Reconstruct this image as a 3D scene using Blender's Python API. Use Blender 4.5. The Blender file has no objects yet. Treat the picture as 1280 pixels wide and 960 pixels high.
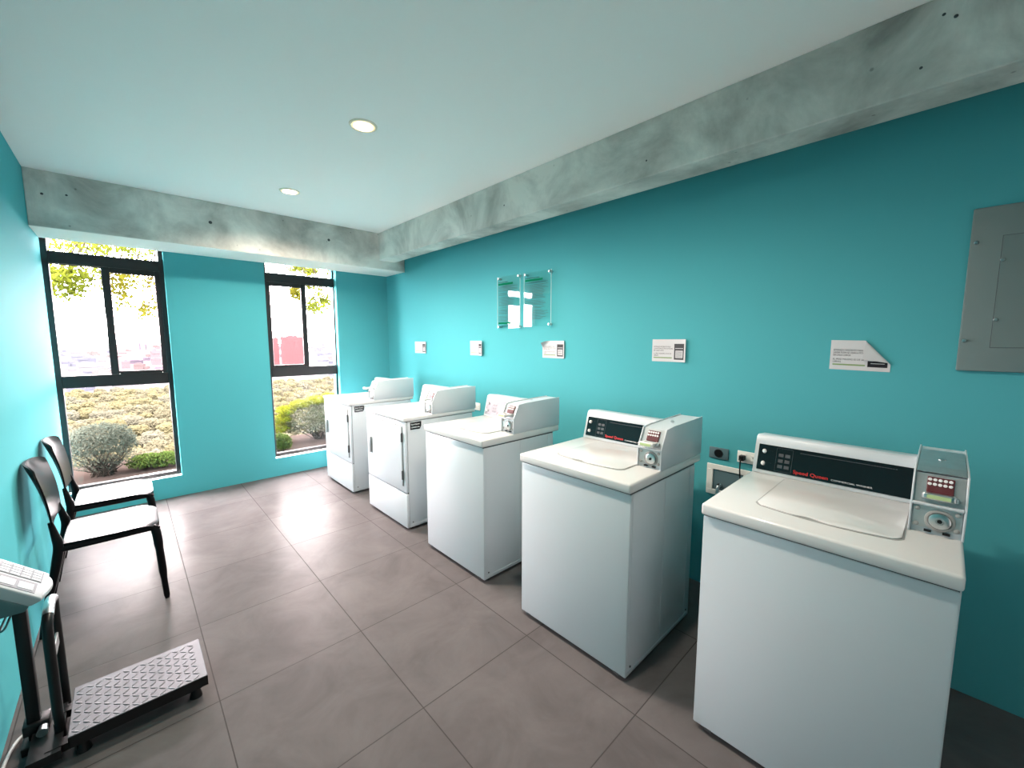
import bpy, bmesh, math, random
from mathutils import Vector, Matrix, noise
R = math.radians
rnd = random.Random(7)
sc = bpy.context.scene
COL = sc.collection

# ------------------------------------------------------------------ materials
def node_mat(name):
    m = bpy.data.materials.new(name); m.use_nodes = True
    nt = m.node_tree; nt.nodes.clear()
    out = nt.nodes.new('ShaderNodeOutputMaterial')
    return m, nt, out
def N(nt, t, **kw):
    n = nt.nodes.new(t)
    for k, v in kw.items():
        if k in n.inputs: n.inputs[k].default_value = v
        else: setattr(n, k, v)
    return n
def col4(c): return (c[0], c[1], c[2], 1)
def pbr(name, c, rough=.5, metal=0, spec=.5, var=0, vscale=6, bump=0, bscale=40, coat=0, ramp=None):
    m, nt, out = node_mat(name)
    b = N(nt, 'ShaderNodeBsdfPrincipled')
    b.inputs['Base Color'].default_value = col4(c)
    b.inputs['Roughness'].default_value = rough
    b.inputs['Metallic'].default_value = metal
    b.inputs['Specular IOR Level'].default_value = spec
    b.inputs['Coat Weight'].default_value = coat
    nt.links.new(b.outputs[0], out.inputs[0])
    tc = N(nt, 'ShaderNodeTexCoord')
    if var:
        nz = N(nt, 'ShaderNodeTexNoise', Scale=vscale, Detail=6.0, Roughness=.6)
        nt.links.new(tc.outputs['Object'], nz.inputs['Vector'])
        mx = N(nt, 'ShaderNodeMix', data_type='RGBA')
        mx.inputs[6].default_value = col4([max(0, x*(1-var)) for x in c])
        mx.inputs[7].default_value = col4([min(1, x*(1+var)) for x in c])
        nt.links.new(nz.outputs[0], mx.inputs[0])
        nt.links.new(mx.outputs[2], b.inputs['Base Color'])
    if bump:
        nb = N(nt, 'ShaderNodeTexNoise', Scale=bscale, Detail=4.0)
        nt.links.new(tc.outputs['Object'], nb.inputs['Vector'])
        bp = N(nt, 'ShaderNodeBump', Strength=bump, Distance=.002)
        nt.links.new(nb.outputs[0], bp.inputs['Height'])
        nt.links.new(bp.outputs[0], b.inputs['Normal'])
    return m
def glass_mat(name, tint=(1, 1, 1), ior=1.45):
    m, nt, out = node_mat(name)
    t = N(nt, 'ShaderNodeBsdfTransparent'); t.inputs[0].default_value = col4(tint)
    g = N(nt, 'ShaderNodeBsdfGlossy', Roughness=.015)
    f = N(nt, 'ShaderNodeFresnel', IOR=ior)
    mx = N(nt, 'ShaderNodeMixShader')
    ge = N(nt, 'ShaderNodeNewGeometry'); om = N(nt, 'ShaderNodeMath', operation='SUBTRACT'); om.inputs[0].default_value = 1
    nt.links.new(ge.outputs['Backfacing'], om.inputs[1])       # reflect at the outer faces only
    ml = N(nt, 'ShaderNodeMath', operation='MULTIPLY'); nt.links.new(f.outputs[0], ml.inputs[0]); nt.links.new(om.outputs[0], ml.inputs[1])
    nt.links.new(ml.outputs[0], mx.inputs[0]); nt.links.new(t.outputs[0], mx.inputs[1])
    nt.links.new(g.outputs[0], mx.inputs[2]); nt.links.new(mx.outputs[0], out.inputs[0])
    return m
def emit_mat(name, c, s):
    m, nt, out = node_mat(name)
    e = N(nt, 'ShaderNodeEmission', Strength=s); e.inputs[0].default_value = col4(c)
    nt.links.new(e.outputs[0], out.inputs[0]); return m
def leaf_mat(name, c, var=.35, vscale=9, trans=.35):
    m, nt, out = node_mat(name)
    tc = N(nt, 'ShaderNodeTexCoord')
    nz = N(nt, 'ShaderNodeTexNoise', Scale=vscale, Detail=3.0)
    nt.links.new(tc.outputs['Object'], nz.inputs['Vector'])
    mx = N(nt, 'ShaderNodeMix', data_type='RGBA')
    mx.inputs[6].default_value = col4([x*(1-var) for x in c]); mx.inputs[7].default_value = col4([min(1, x*(1+var)) for x in c])
    nt.links.new(nz.outputs[0], mx.inputs[0])
    d = N(nt, 'ShaderNodeBsdfDiffuse'); t = N(nt, 'ShaderNodeBsdfTranslucent')
    nt.links.new(mx.outputs[2], d.inputs[0]); nt.links.new(mx.outputs[2], t.inputs[0])
    s = N(nt, 'ShaderNodeMixShader'); s.inputs[0].default_value = trans
    nt.links.new(d.outputs[0], s.inputs[1]); nt.links.new(t.outputs[0], s.inputs[2])
    nt.links.new(s.outputs[0], out.inputs[0]); return m

def tile_mat():
    m, nt, out = node_mat('porcelain_tiles')
    L = nt.links.new
    b = N(nt, 'ShaderNodeBsdfPrincipled'); L(b.outputs[0], out.inputs[0])
    tc = N(nt, 'ShaderNodeTexCoord'); sp = N(nt, 'ShaderNodeSeparateXYZ'); L(tc.outputs['Object'], sp.inputs[0])
    def M(op, a, bb=None, c=None):
        n = N(nt, 'ShaderNodeMath', operation=op)
        for i, v in enumerate((a, bb, c)):
            if v is None: continue
            if isinstance(v, (int, float)): n.inputs[i].default_value = v
            else: L(v, n.inputs[i])
        return n.outputs[0]
    us = M('DIVIDE', M('SUBTRACT', sp.outputs[0], AX), TX); vs = M('DIVIDE', M('SUBTRACT', sp.outputs[1], BY), TY)
    def edge(u, t):   # distance from the nearest joint, in metres
        fr = M('FRACT', u); return M('MULTIPLY', M('MINIMUM', fr, M('SUBTRACT', 1.0, fr)), t)
    d = M('MINIMUM', edge(us, TX), edge(vs, TY))
    joint = M('LESS_THAN', d, .0022)
    cell = N(nt, 'ShaderNodeCombineXYZ'); L(M('FLOOR', us), cell.inputs[0]); L(M('FLOOR', vs), cell.inputs[1])
    wn = N(nt, 'ShaderNodeTexWhiteNoise'); L(cell.outputs[0], wn.inputs['Vector'])
    n1 = N(nt, 'ShaderNodeTexNoise', Scale=3.5, Detail=8.0, Roughness=.65, Distortion=.6); L(tc.outputs['Object'], n1.inputs['Vector'])
    fac = M('ADD', M('MULTIPLY', n1.outputs[0], .85), M('MULTIPLY', wn.outputs[0], .15))
    cr = N(nt, 'ShaderNodeValToRGB')
    cr.color_ramp.elements[0].position = .3; cr.color_ramp.elements[0].color = col4((.088, .080, .081))
    cr.color_ramp.elements[1].position = .72; cr.color_ramp.elements[1].color = col4((.138, .126, .127))
    L(fac, cr.inputs[0])
    mx = N(nt, 'ShaderNodeMix', data_type='RGBA'); L(joint, mx.inputs[0]); L(cr.outputs[0], mx.inputs[6])
    mx.inputs[7].default_value = col4((.055, .05, .05))
    L(mx.outputs[2], b.inputs['Base Color'])
    n2 = N(nt, 'ShaderNodeTexNoise', Scale=14.0, Detail=4.0); L(tc.outputs['Object'], n2.inputs['Vector'])
    L(M('ADD', M('MULTIPLY', n2.outputs[0], .10), M('ADD', .29, M('MULTIPLY', joint, .2))), b.inputs['Roughness'])
    h = M('SMOOTH_MIN', M('DIVIDE', d, .003), 1.0, .2)
    bp = N(nt, 'ShaderNodeBump', Strength=.5, Distance=.0012); L(h, bp.inputs['Height'])
    n3 = N(nt, 'ShaderNodeTexNoise', Scale=5.0, Detail=2.0); L(tc.outputs['Object'], n3.inputs['Vector'])
    bp2 = N(nt, 'ShaderNodeBump', Strength=.12, Distance=.004); L(n3.outputs[0], bp2.inputs['Height'])
    L(bp.outputs[0], bp2.inputs['Normal']); L(bp2.outputs[0], b.inputs['Normal'])
    b.inputs['Specular IOR Level'].default_value = .02
    return m
def concrete_mat():
    m, nt, out = node_mat('cast_concrete')
    L = nt.links.new
    b = N(nt, 'ShaderNodeBsdfPrincipled', Roughness=.75); L(b.outputs[0], out.inputs[0])
    tc = N(nt, 'ShaderNodeTexCoord')
    n1 = N(nt, 'ShaderNodeTexNoise', Scale=2.2, Detail=9.0, Roughness=.62, Distortion=.5); L(tc.outputs['Object'], n1.inputs['Vector'])
    cr = N(nt, 'ShaderNodeValToRGB')
    e = cr.color_ramp.elements
    e[0].position = .30; e[0].color = col4((.30, .29, .27)); e[1].position = .62; e[1].color = col4((.80, .78, .735))
    L(n1.outputs[0], cr.inputs[0])
    v = N(nt, 'ShaderNodeTexVoronoi', Scale=9.0); L(tc.outputs['Object'], v.inputs['Vector'])
    r2 = N(nt, 'ShaderNodeValToRGB'); r2.color_ramp.elements[0].position = .035; r2.color_ramp.elements[1].position = .075
    r2.color_ramp.elements[0].color = (.45, .45, .45, 1)
    L(v.outputs['Distance'], r2.inputs[0])
    mx = N(nt, 'ShaderNodeMix', data_type='RGBA', blend_type='MULTIPLY'); mx.inputs[0].default_value = .8
    L(cr.outputs[0], mx.inputs[6]); L(r2.outputs[0], mx.inputs[7]); L(mx.outputs[2], b.inputs['Base Color'])
    n2 = N(nt, 'ShaderNodeTexNoise', Scale=30.0, Detail=8.0); L(tc.outputs['Object'], n2.inputs['Vector'])
    bp = N(nt, 'ShaderNodeBump', Strength=.35, Distance=.004); L(n2.outputs[0], bp.inputs['Height']); L(bp.outputs[0], b.inputs['Normal'])
    return m

# room measures (metres): camera stands at x=0, y=0
LW, RW, FW, BW, CEIL = -.424, 2.449, 4.889, -1.6, 2.649
AX, TX, BY, TY = .1778, .5899, 4.3319, .6
CAM_H = 1.4691
SKY = 27.0            # sky brightness; outdoor colours below are given for a sky of 6
OUT = 6.0/SKY*.47
def oc(*c): return tuple(x*OUT for x in c)

M_TEAL = pbr('teal_paint', (.082, .365, .402), .68, spec=.009, bump=.05, bscale=120)
M_CEIL = pbr('white_ceiling_paint', (.95, .94, .93), .8, spec=.2)
M_TILE = tile_mat()
M_CONC = concrete_mat()
M_ENAMEL = pbr('white_enamel', (.56, .60, .63), .28, coat=.15)
M_DECK = pbr('lamplit_white_porcelain', (.68, .67, .66), .18, coat=.2)  # lamp light on the tops is put into this lighter, warmer white
M_SEAM = pbr('dark_seam', (.05, .055, .06), .7)
M_GREYF = pbr('grey_fittings_and_gap', (.30, .30, .29), .6)  # grey of small fittings, also used for the shade in the lid gap
M_BLACK = pbr('black_plastic', (.008, .008, .009), .35, spec=.3)
M_CHAIR = pbr('black_polypropylene', (.005, .005, .006), .30, spec=.09, bump=.08, bscale=500)
M_PANEL = pbr('black_control_glass', (.006, .007, .009), .12)
M_PANELG = pbr('charcoal_control_film', (.10, .10, .115), .3)
M_RED = pbr('red_print', (.55, .02, .02), .5)
M_WHITEP = pbr('white_print', (.75, .75, .75), .5)
M_GREYP = pbr('grey_print', (.07, .075, .085), .5)
M_INK = pbr('black_ink', (.03, .03, .035), .8, spec=0)
M_INKG = pbr('grey_ink', (.075, .075, .08), .8, spec=0)
M_GREEN = pbr('green_print', (.004, .15, .075), .8, spec=0)
M_PALEG = pbr('pale_green_print', (.22, .32, .15), .8, spec=0)
M_PAPER = pbr('white_paper', (.56, .555, .57), .8)
M_CHROME = pbr('brushed_metal', (.62, .64, .65), .28, metal=1)
M_ZINC = pbr('zinc_plate', (.50, .53, .54), .35, metal=.8, var=.2, vscale=30)
M_MAROON = pbr('maroon_slot_plate', (.10, .02, .025), .4)
M_SLIDEG = pbr('green_slide_label', (.50, .62, .30), .5)
M_GPLATE = pbr('grey_metal_paint', (.150, .200, .200), .5, spec=.3, bump=.05, bscale=300)
M_FRAME = pbr('dark_aluminium', (.018, .017, .019), .35, metal=.2)
M_SILL = pbr('white_sill', (.82, .80, .78), .5)
M_GLASS = glass_mat('window_glass', (.97, .98, .98))
M_GLASSP = glass_mat('pink_tinted_glass', (.95, .86, .87))
M_ACRYL = glass_mat('clear_acrylic', (.93, .97, .96), 1.49)
M_SOCKW = pbr('white_socket_plastic', (.78, .77, .73), .4)
M_SOCKD = pbr('dark_socket_plate', (.10, .16, .18), .35)
M_CABLEW = pbr('white_cable', (.5, .52, .52), .5)
M_SCALEW = pbr('white_scale_plastic', (.30, .34, .36), .5, spec=.2)
M_SCALET = pbr('teal_grey_scale_housing', (.05, .11, .12), .5)
M_KEY = pbr('grey_key_film', (.085, .105, .12), .55, spec=.2)
M_CHECK = pbr('checker_plate_steel', (.085, .092, .105), .45, metal=.3, var=.15, vscale=20)
M_LAMP = emit_mat('warm_lamp_diffuser', (1, .86, .62), 14)
M_RINGGLOW = emit_mat('lamp_ring_glow', (1, .74, .38), .62)  # weak glow in place of lamp light on the ring
M_TRIMW = pbr('white_lamp_trim', (.8, .74, .62), .4)
M_SOIL = pbr('reddish_soil', oc(.15, .115, .10), .95, spec=0, var=.5, vscale=60, bump=.6, bscale=60)
M_STEM = pbr('pale_twig', oc(.17, .14, .115), .85, spec=0)
M_BUSHG = leaf_mat('grey_green_leaf', oc(.33, .38, .30))
M_BUSHY = leaf_mat('yellow_green_leaf', oc(.80, .84, .07))
M_BUSHM = leaf_mat('hedge_green_leaf', oc(.32, .36, .19))
M_COVER = leaf_mat('fresh_green_leaf', oc(.32, .48, .11))
M_TREEL = leaf_mat('lime_leaf', oc(.42, .50, .055), trans=.5)
M_WOOD = [leaf_mat('dry_canopy_%d' % i, oc(*c), .25, 1.2, .1) for i, c in enumerate(((.245, .230, .150), (.265, .245, .135), (.23, .225, .165)))]
M_HILL = pbr('dry_hillside', oc(.20, .185, .12), .95, spec=0, var=.25, vscale=.2)
M_CITY = [pbr('hazed_render_%d' % i, oc(*c), .9, spec=0) for i, c in enumerate(((.31, .31, .33), (.25, .26, .32), (.22, .23, .29), (.28, .26, .26)))]  # distance haze is put into these pale wall colours
M_BRICK = pbr('hazed_red_brick', oc(.36, .175, .185), .9, spec=0)  # brick red lightened to pink to carry the haze
M_WINB = pbr('pale_window_band', oc(.30, .165, .175), .6, spec=0)

# ------------------------------------------------------------------ mesh helpers
def link(o, parent=None):
    COL.objects.link(o)
    if parent is not None: o.parent = parent
    return o
def obj(name, bm, mat, parent=None, smooth=False, loc=None):
    me = bpy.data.meshes.new(name); bm.normal_update(); bm.to_mesh(me); bm.free()
    for m in (mat if isinstance(mat, (list, tuple)) else [mat]): me.materials.append(m)
    if smooth:
        for p in me.polygons: p.use_smooth = True
        if smooth != 'all': me.set_sharp_from_angle(angle=R(38))
    o = link(bpy.data.objects.new(name, me), parent)
    if loc: o.location = loc
    return o
def thing(name, label, cat, loc=(0, 0, 0), group=None, kind=None, rz=0):
    o = link(bpy.data.objects.new(name, None)); o.location = loc; o.rotation_euler.z = rz; o.empty_display_size = .05
    o['label'] = label; o['category'] = cat
    if group: o['group'] = group
    if kind: o['kind'] = kind
    return o
def tag(o, label, cat, group=None, kind=None):
    o['label'] = label; o['category'] = cat
    if group: o['group'] = group
    if kind: o['kind'] = kind
    return o
def struct(name, bm, mat, label=None, parent=None):
    o = obj(name, bm, mat, parent); o['kind'] = 'structure'
    if label: o['label'] = label
    return o
def BM(): return bmesh.new()
def box(bm, x0, x1, y0, y1, z0, z1, bev=0, seg=2, mi=0):
    r = bmesh.ops.create_cube(bm, size=1); vs = r['verts']
    for v in vs: v.co = Vector(((x0+x1)/2+v.co.x*(x1-x0), (y0+y1)/2+v.co.y*(y1-y0), (z0+z1)/2+v.co.z*(z1-z0)))
    fs = set(f for v in vs for f in v.link_faces)
    for f in fs: f.material_index = mi
    if bev:
        es = list(set(e for v in vs for e in v.link_edges))
        bmesh.ops.bevel(bm, geom=es, offset=bev, segments=seg, affect='EDGES', profile=.5, clamp_overlap=True)
    return bm
def bx(*a, **k): return box(BM(), *a, **k)
def prism(bm, pts, axis, a, b, bev=0, mi=0):
    """closed outline pts (2-D) pushed along axis from a to b"""
    def P(p, t):
        return Vector((t, p[0], p[1])) if axis == 'x' else Vector((p[0], t, p[1])) if axis == 'y' else Vector((p[0], p[1], t))
    va = [bm.verts.new(P(p, a)) for p in pts]; vb = [bm.verts.new(P(p, b)) for p in pts]
    n = len(pts); fs = [bm.faces.new(va), bm.faces.new(list(reversed(vb)))]
    for i in range(n): fs.append(bm.faces.new((va[i], vb[i], vb[(i+1) % n], va[(i+1) % n])))
    for f in fs: f.material_index = mi
    bmesh.ops.recalc_face_normals(bm, faces=fs)
    if bev:
        es = list(set(e for f in fs for e in f.edges))
        bmesh.ops.bevel(bm, geom=es, offset=bev, segments=2, affect='EDGES', profile=.5, clamp_overlap=True)
    return bm
def cyl(bm, p0, p1, r0, r1=None, seg=20, caps=True):
    p0, p1 = Vector(p0), Vector(p1); r1 = r0 if r1 is None else r1
    d = p1-p0; q = d.to_track_quat('Z', 'Y').to_matrix().to_4x4()
    bmesh.ops.create_cone(bm, cap_ends=caps, segments=seg, radius1=r0, radius2=r1, depth=d.length, matrix=Matrix.Translation((p0+p1)/2) @ q)
    return bm
def tube(bm, pts, r, seg=10, closed=False):
    """round bar along a polyline; r may be a list"""
    pts = [Vector(p) for p in pts]; n = len(pts); rings = []
    up = None
    for i, p in enumerate(pts):
        t = (pts[min(i+1, n-1)]-pts[max(i-1, 0)]).normalized()
        if up is None: up = t.orthogonal().normalized()
        up = (up - t*up.dot(t)).normalized(); s = t.cross(up)
        rr = r[i] if isinstance(r, (list, tuple)) else r
        rings.append([bm.verts.new(p+rr*(math.cos(a)*up+math.sin(a)*s)) for a in (2*math.pi*k/seg for k in range(seg))])
    for i in range(n-1):
        for k in range(seg): bm.faces.new((rings[i][k], rings[i][(k+1) % seg], rings[i+1][(k+1) % seg], rings[i+1][k]))
    bm.faces.new(list(reversed(rings[0]))); bm.faces.new(rings[-1])
    return bm
def smooth_path(pts, n=8):
    P = [Vector(p) for p in pts]; out = []
    for i in range(len(P)-1):
        p0, p1, p2, p3 = P[max(i-1, 0)], P[i], P[i+1], P[min(i+2, len(P)-1)]
        for k in range(n):
            t = k/n
            out.append(.5*((2*p1)+(-p0+p2)*t+(2*p0-5*p1+4*p2-p3)*t*t+(-p0+3*p1-3*p2+p3)*t**3))
    out.append(P[-1]); return out
def lathe(bm, prof, M=Matrix.Identity(4), seg=32):
    """profile of (radius, height) turned round local z"""
    rings = [[bm.verts.new(M @ Vector((r*math.cos(a), r*math.sin(a), z))) for a in (2*math.pi*k/seg for k in range(seg))] for r, z in prof]
    for a, b in zip(rings, rings[1:]):
        for k in range(seg): bm.faces.new((a[k], a[(k+1) % seg], b[(k+1) % seg], b[k]))
    bm.faces.new(list(reversed(rings[0]))); bm.faces.new(rings[-1])
    return bm
def round_rect(x0, x1, y0, y1, r, n=5):
    pts = []
    for cx, cy, a0 in ((x1-r, y1-r, 0), (x0+r, y1-r, 90), (x0+r, y0+r, 180), (x1-r, y0+r, 270)):
        for k in range(n+1):
            a = R(a0+90*k/n); pts.append((cx+r*math.cos(a), cy+r*math.sin(a)))
    return pts
_tx = {}
def text_bm(s, size, depth=.0004, align='LEFT', bold=0, fit=None):
    """flat lettering in the local XY plane"""
    cu = bpy.data.curves.new('lettering', 'FONT'); cu.body = s; cu.size = size; cu.align_x = align; cu.extrude = depth/2; cu.offset = bold
    cu.resolution_u = 3
    o = bpy.data.objects.new('lettering', cu); COL.objects.link(o)
    dg = bpy.context.evaluated_depsgraph_get()
    me = bpy.data.meshes.new_from_object(o.evaluated_get(dg))
    bm = BM(); bm.from_mesh(me)
    bpy.data.objects.remove(o); bpy.data.curves.remove(cu); bpy.data.meshes.remove(me)
    if fit and bm.verts:
        w = max(v.co.x for v in bm.verts)-min(v.co.x for v in bm.verts)
        for v in bm.verts: v.co.x *= fit/w
    return bm
def basis(o, xd, yd):
    xd = Vector(xd).normalized(); yd = Vector(yd).normalized(); zd = xd.cross(yd)
    M = Matrix((xd, yd, zd)).transposed().to_4x4(); M.translation = Vector(o); return M
def merge(bm, other, M=None, mi=None):
    if M is not None: bmesh.ops.transform(other, matrix=M, verts=other.verts)
    if mi is not None:
        for f in other.faces: f.material_index = mi
    me = bpy.data.meshes.new('tmp'); other.to_mesh(me); other.free()
    bm.from_mesh(me); bpy.data.meshes.remove(me); return bm

# camera (also used to turn measured picture points into places in the room)
YAW, PIT, FPX = R(43.33), R(-6.104), 511.15
FWD = Vector((math.sin(YAW)*math.cos(PIT), math.cos(YAW)*math.cos(PIT), math.sin(PIT)))
RGT = Vector((math.cos(YAW), -math.sin(YAW), 0)); UPV = RGT.cross(FWD)
CAM = Vector((0, 0, CAM_H))
def at(px, py, Y):
    d = FWD + RGT*((px-640)/FPX) - UPV*((py-480)/FPX)
    return CAM + d*(Y/d.y)
cd = bpy.data.cameras.new('camera'); cam = link(bpy.data.objects.new('camera', cd))
cd.sensor_fit = 'HORIZONTAL'; cd.sensor_width = 36; cd.lens = 36*FPX/1280; cd.clip_start = .02; cd.clip_end = 6000
Mc = Matrix((RGT, UPV, -FWD)).transposed().to_4x4(); Mc.translation = CAM; cam.matrix_world = Mc
sc.camera = cam

# ------------------------------------------------------------------ the room
T = .2
struct('floor', bx(LW-T, RW+T, BW-T, FW+.001, -.15, 0), M_TILE, 'taupe square porcelain floor tiles with thin joints')
struct('ceiling', bx(LW-T, RW+T, BW-T, FW+T, CEIL, CEIL+.15), M_CEIL, 'smooth white painted ceiling')
struct('wall_right', bx(RW, RW+T, BW, FW+T, 0, CEIL), M_TEAL, 'long teal painted wall behind the machines')
struct('wall_left', bx(LW-T, LW, BW, FW, 0, CEIL), M_TEAL, 'teal painted wall behind the chairs')
struct('wall_back', bx(LW-T, RW+T, BW-T, BW, 0, CEIL), M_CEIL)  # unseen wall, set close and white to bounce light into the room
W1 = (LW-.02, .309, .195, 2.32); W2 = (1.10, 1.825, .195, 2.32)
bm = BM()
for a in ((LW-T, W1[0], 0, CEIL), (W1[0], W1[1], 0, W1[2]), (W1[0], W1[1], W1[3], CEIL), (W1[1], W2[0], 0, CEIL),
          (W2[0], W2[1], 0, W2[2]), (W2[0], W2[1], W2[3], CEIL), (W2[1], RW, 0, CEIL)):
    box(bm, a[0], a[1], FW, FW+T, a[2], a[3])
bmesh.ops.remove_doubles(bm, verts=bm.verts, dist=1e-5)
struct('wall_far', bm, M_TEAL, 'teal end wall with two tall windows')
# concrete beams
FBY, FBZ, RB0, RB1, RBZ = 4.425, 2.263, 2.136, 2.324, 2.354
b1 = struct('trim_1', bx(LW, RW, FBY, FW, FBZ, CEIL, bev=.004, seg=1), M_CONC, 'bare concrete beam above the two windows')
b2 = struct('trim_2', bx(RB0, RB1, BW, FBY, RBZ, CEIL, bev=.004, seg=1), M_CONC, 'bare concrete beam running along the top of the right wall')
for x, z, r in ((-.344, 2.488, .008), (-.225, 2.505, .007), (.613, 2.476, .013), (1.598, 2.489, .013)):
    obj('tie_hole', lathe(BM(), [(r, 0), (r*.9, .0012), (r*.6, .0016)], basis((x, FBY, z), (1, 0, 0), (0, 0, 1)), 16), M_SEAM, b1)
for y, z, r in ((.096, 2.585, .005), (.066, 2.564, .006), (.141, 2.434, .005), (1.2, 2.44, .005), (2.35, 2.47, .006)):
    obj('air_pit', lathe(BM(), [(r, 0), (r*.9, .0010), (r*.6, .0014)], basis((RB0, y, z), (0, -1, 0), (0, 0, 1)), 12), M_SEAM, b2)

obj('lightened_soffit', bx(LW, RW, FBY+.004, FW, FBZ-.002, FBZ+.0), pbr('soffit_light_tint', (.90, .84, .80), .8), b1)  # pale sheet puts window light into the colour of the concrete underside
# windows
FY = FW+.07
KF = FY/FW
def wx(x): return x*KF
def wz(z): return CAM_H+(z-CAM_H)*KF
def make_window(name, label, w, jl, jr, lower, sash, fixed, sash_left, ymul):
    x0, x1, z0, z1 = w
    t = thing(name, label, 'window', ((x0+x1)/2, FY, z0), kind='structure')
    ox, oz = t.location.x, t.location.z
    del t['category']
    def B(bm, a, b, c, d, y0=0, y1=.06, bev=.003): box(bm, a-ox, b-ox, y0, y1, c-oz, d-oz, bev=bev, seg=1)
    bm = BM()
    xl, xr = lower
    B(bm, x0, wx(xl), z0, z1); B(bm, wx(xr), x1, z0, z1)
    B(bm, wx(xl), wx(xr), z0, wz(.250)); B(bm, wx(xl), wx(xr), wz(1.078), wz(1.178)); B(bm, wx(xl), wx(xr), wz(2.078), wz(2.170)); B(bm, wx(xl), wx(xr), z1-.03, z1)
    obj('window_frame', bm, M_FRAME, t)
    def pane(nm, a, b, c, d, y, mat, parent): return obj(nm, bx(a-ox, b-ox, y, y+.005, c-oz, d-oz), mat, parent)
    pane('lower_pane', wx(xl), wx(xr), wz(.250), wz(1.078), .028, M_GLASS, t)
    pane('top_pane', wx(xl), wx(xr), wz(2.170), z1-.03, .028, M_GLASS, t)
    def make_sash(nm, o, g, y, mat):
        bm = BM(); oa, ob, oc, od = [wx(o[0]), wx(o[1]), wz(o[2]), wz(o[3])]; ga, gb, gc, gd = [wx(g[0]), wx(g[1]), wz(g[2]), wz(g[3])]
        B(bm, oa, ga, oc, od, y, y+.022); B(bm, gb, ob, oc, od, y, y+.022); B(bm, ga, gb, oc, gc, y, y+.022); B(bm, ga, gb, gd, od, y, y+.022)
        s = obj(nm, bm, M_FRAME, t); pane('glass', ga, gb, gc, gd, y+.009, mat, s); return s
    s = make_sash('sliding_sash', (sash[0], sash[1], 1.178, 2.078), (sash[2], sash[3], 1.205, 2.035), .004, M_GLASSP)
    make_sash('rear_sash', (fixed[0], fixed[1], 1.178, 2.078), (fixed[2], fixed[3], 1.183, 2.072), .032, M_GLASS)
    lx = wx(sash[1] if sash_left else sash[0]); sg = -1 if sash_left else 1
    obj('latch', bx(lx+sg*.010-ox-.006, lx+sg*.010-ox+.006, -.008, .004, 1.55-oz, 1.66-oz, bev=.003), M_FRAME, s)
    obj('window_sill', bx(x0-ox, x1-ox, -.069, 0, 0, .004), M_SILL, t)
    return t
make_window('window_1', 'tall dark framed window behind the chairs, beside the left wall', W1, 0, 0, (-.388, .272), (-.100, .300, -.048, .238), (-.44, -.06, -.392, -.086), False, 0)
make_window('window_2', 'tall dark framed window beside the farthest dryer', W2, 0, 0, (1.115, 1.800), (1.103, 1.494, 1.145, 1.443), (1.46, 1.815, 1.496, 1.795), True, 0)

# downlights
def downlight(x, y, label):
    t = thing('ceiling_downlight', label, 'light', (x, y, CEIL), group='round recessed ceiling downlights')
    obj('trim_ring', lathe(BM(), [(.060, 0), (.060, -.004), (.066, -.007), (.073, -.005), (.075, 0)], seg=40), M_TRIMW, t, smooth=True)
    obj('ring_glow', lathe(BM(), [(.0612, -.0042), (.060, -.0062), (.052, -.0066), (.050, -.0040)], seg=40), M_RINGGLOW, t)  # emission stands in for lamp light caught by the trim ring
    obj('diffuser', lathe(BM(), [(.0515, -.0002), (.0515, -.0050), (.045, -.0072), (.01, -.0078)], seg=40), M_LAMP, t)
    return t
downlight(1.048, 2.309, 'round glowing ceiling downlight closer to the viewer, larger of the two')
downlight(1.045, 3.687, 'round glowing ceiling downlight near the window beam, smaller of the two')
downlight(1.047, .93, 'unseen round ceiling downlight added above the viewer to light the near machines')  # no such fitting in view; added for its light

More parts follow.
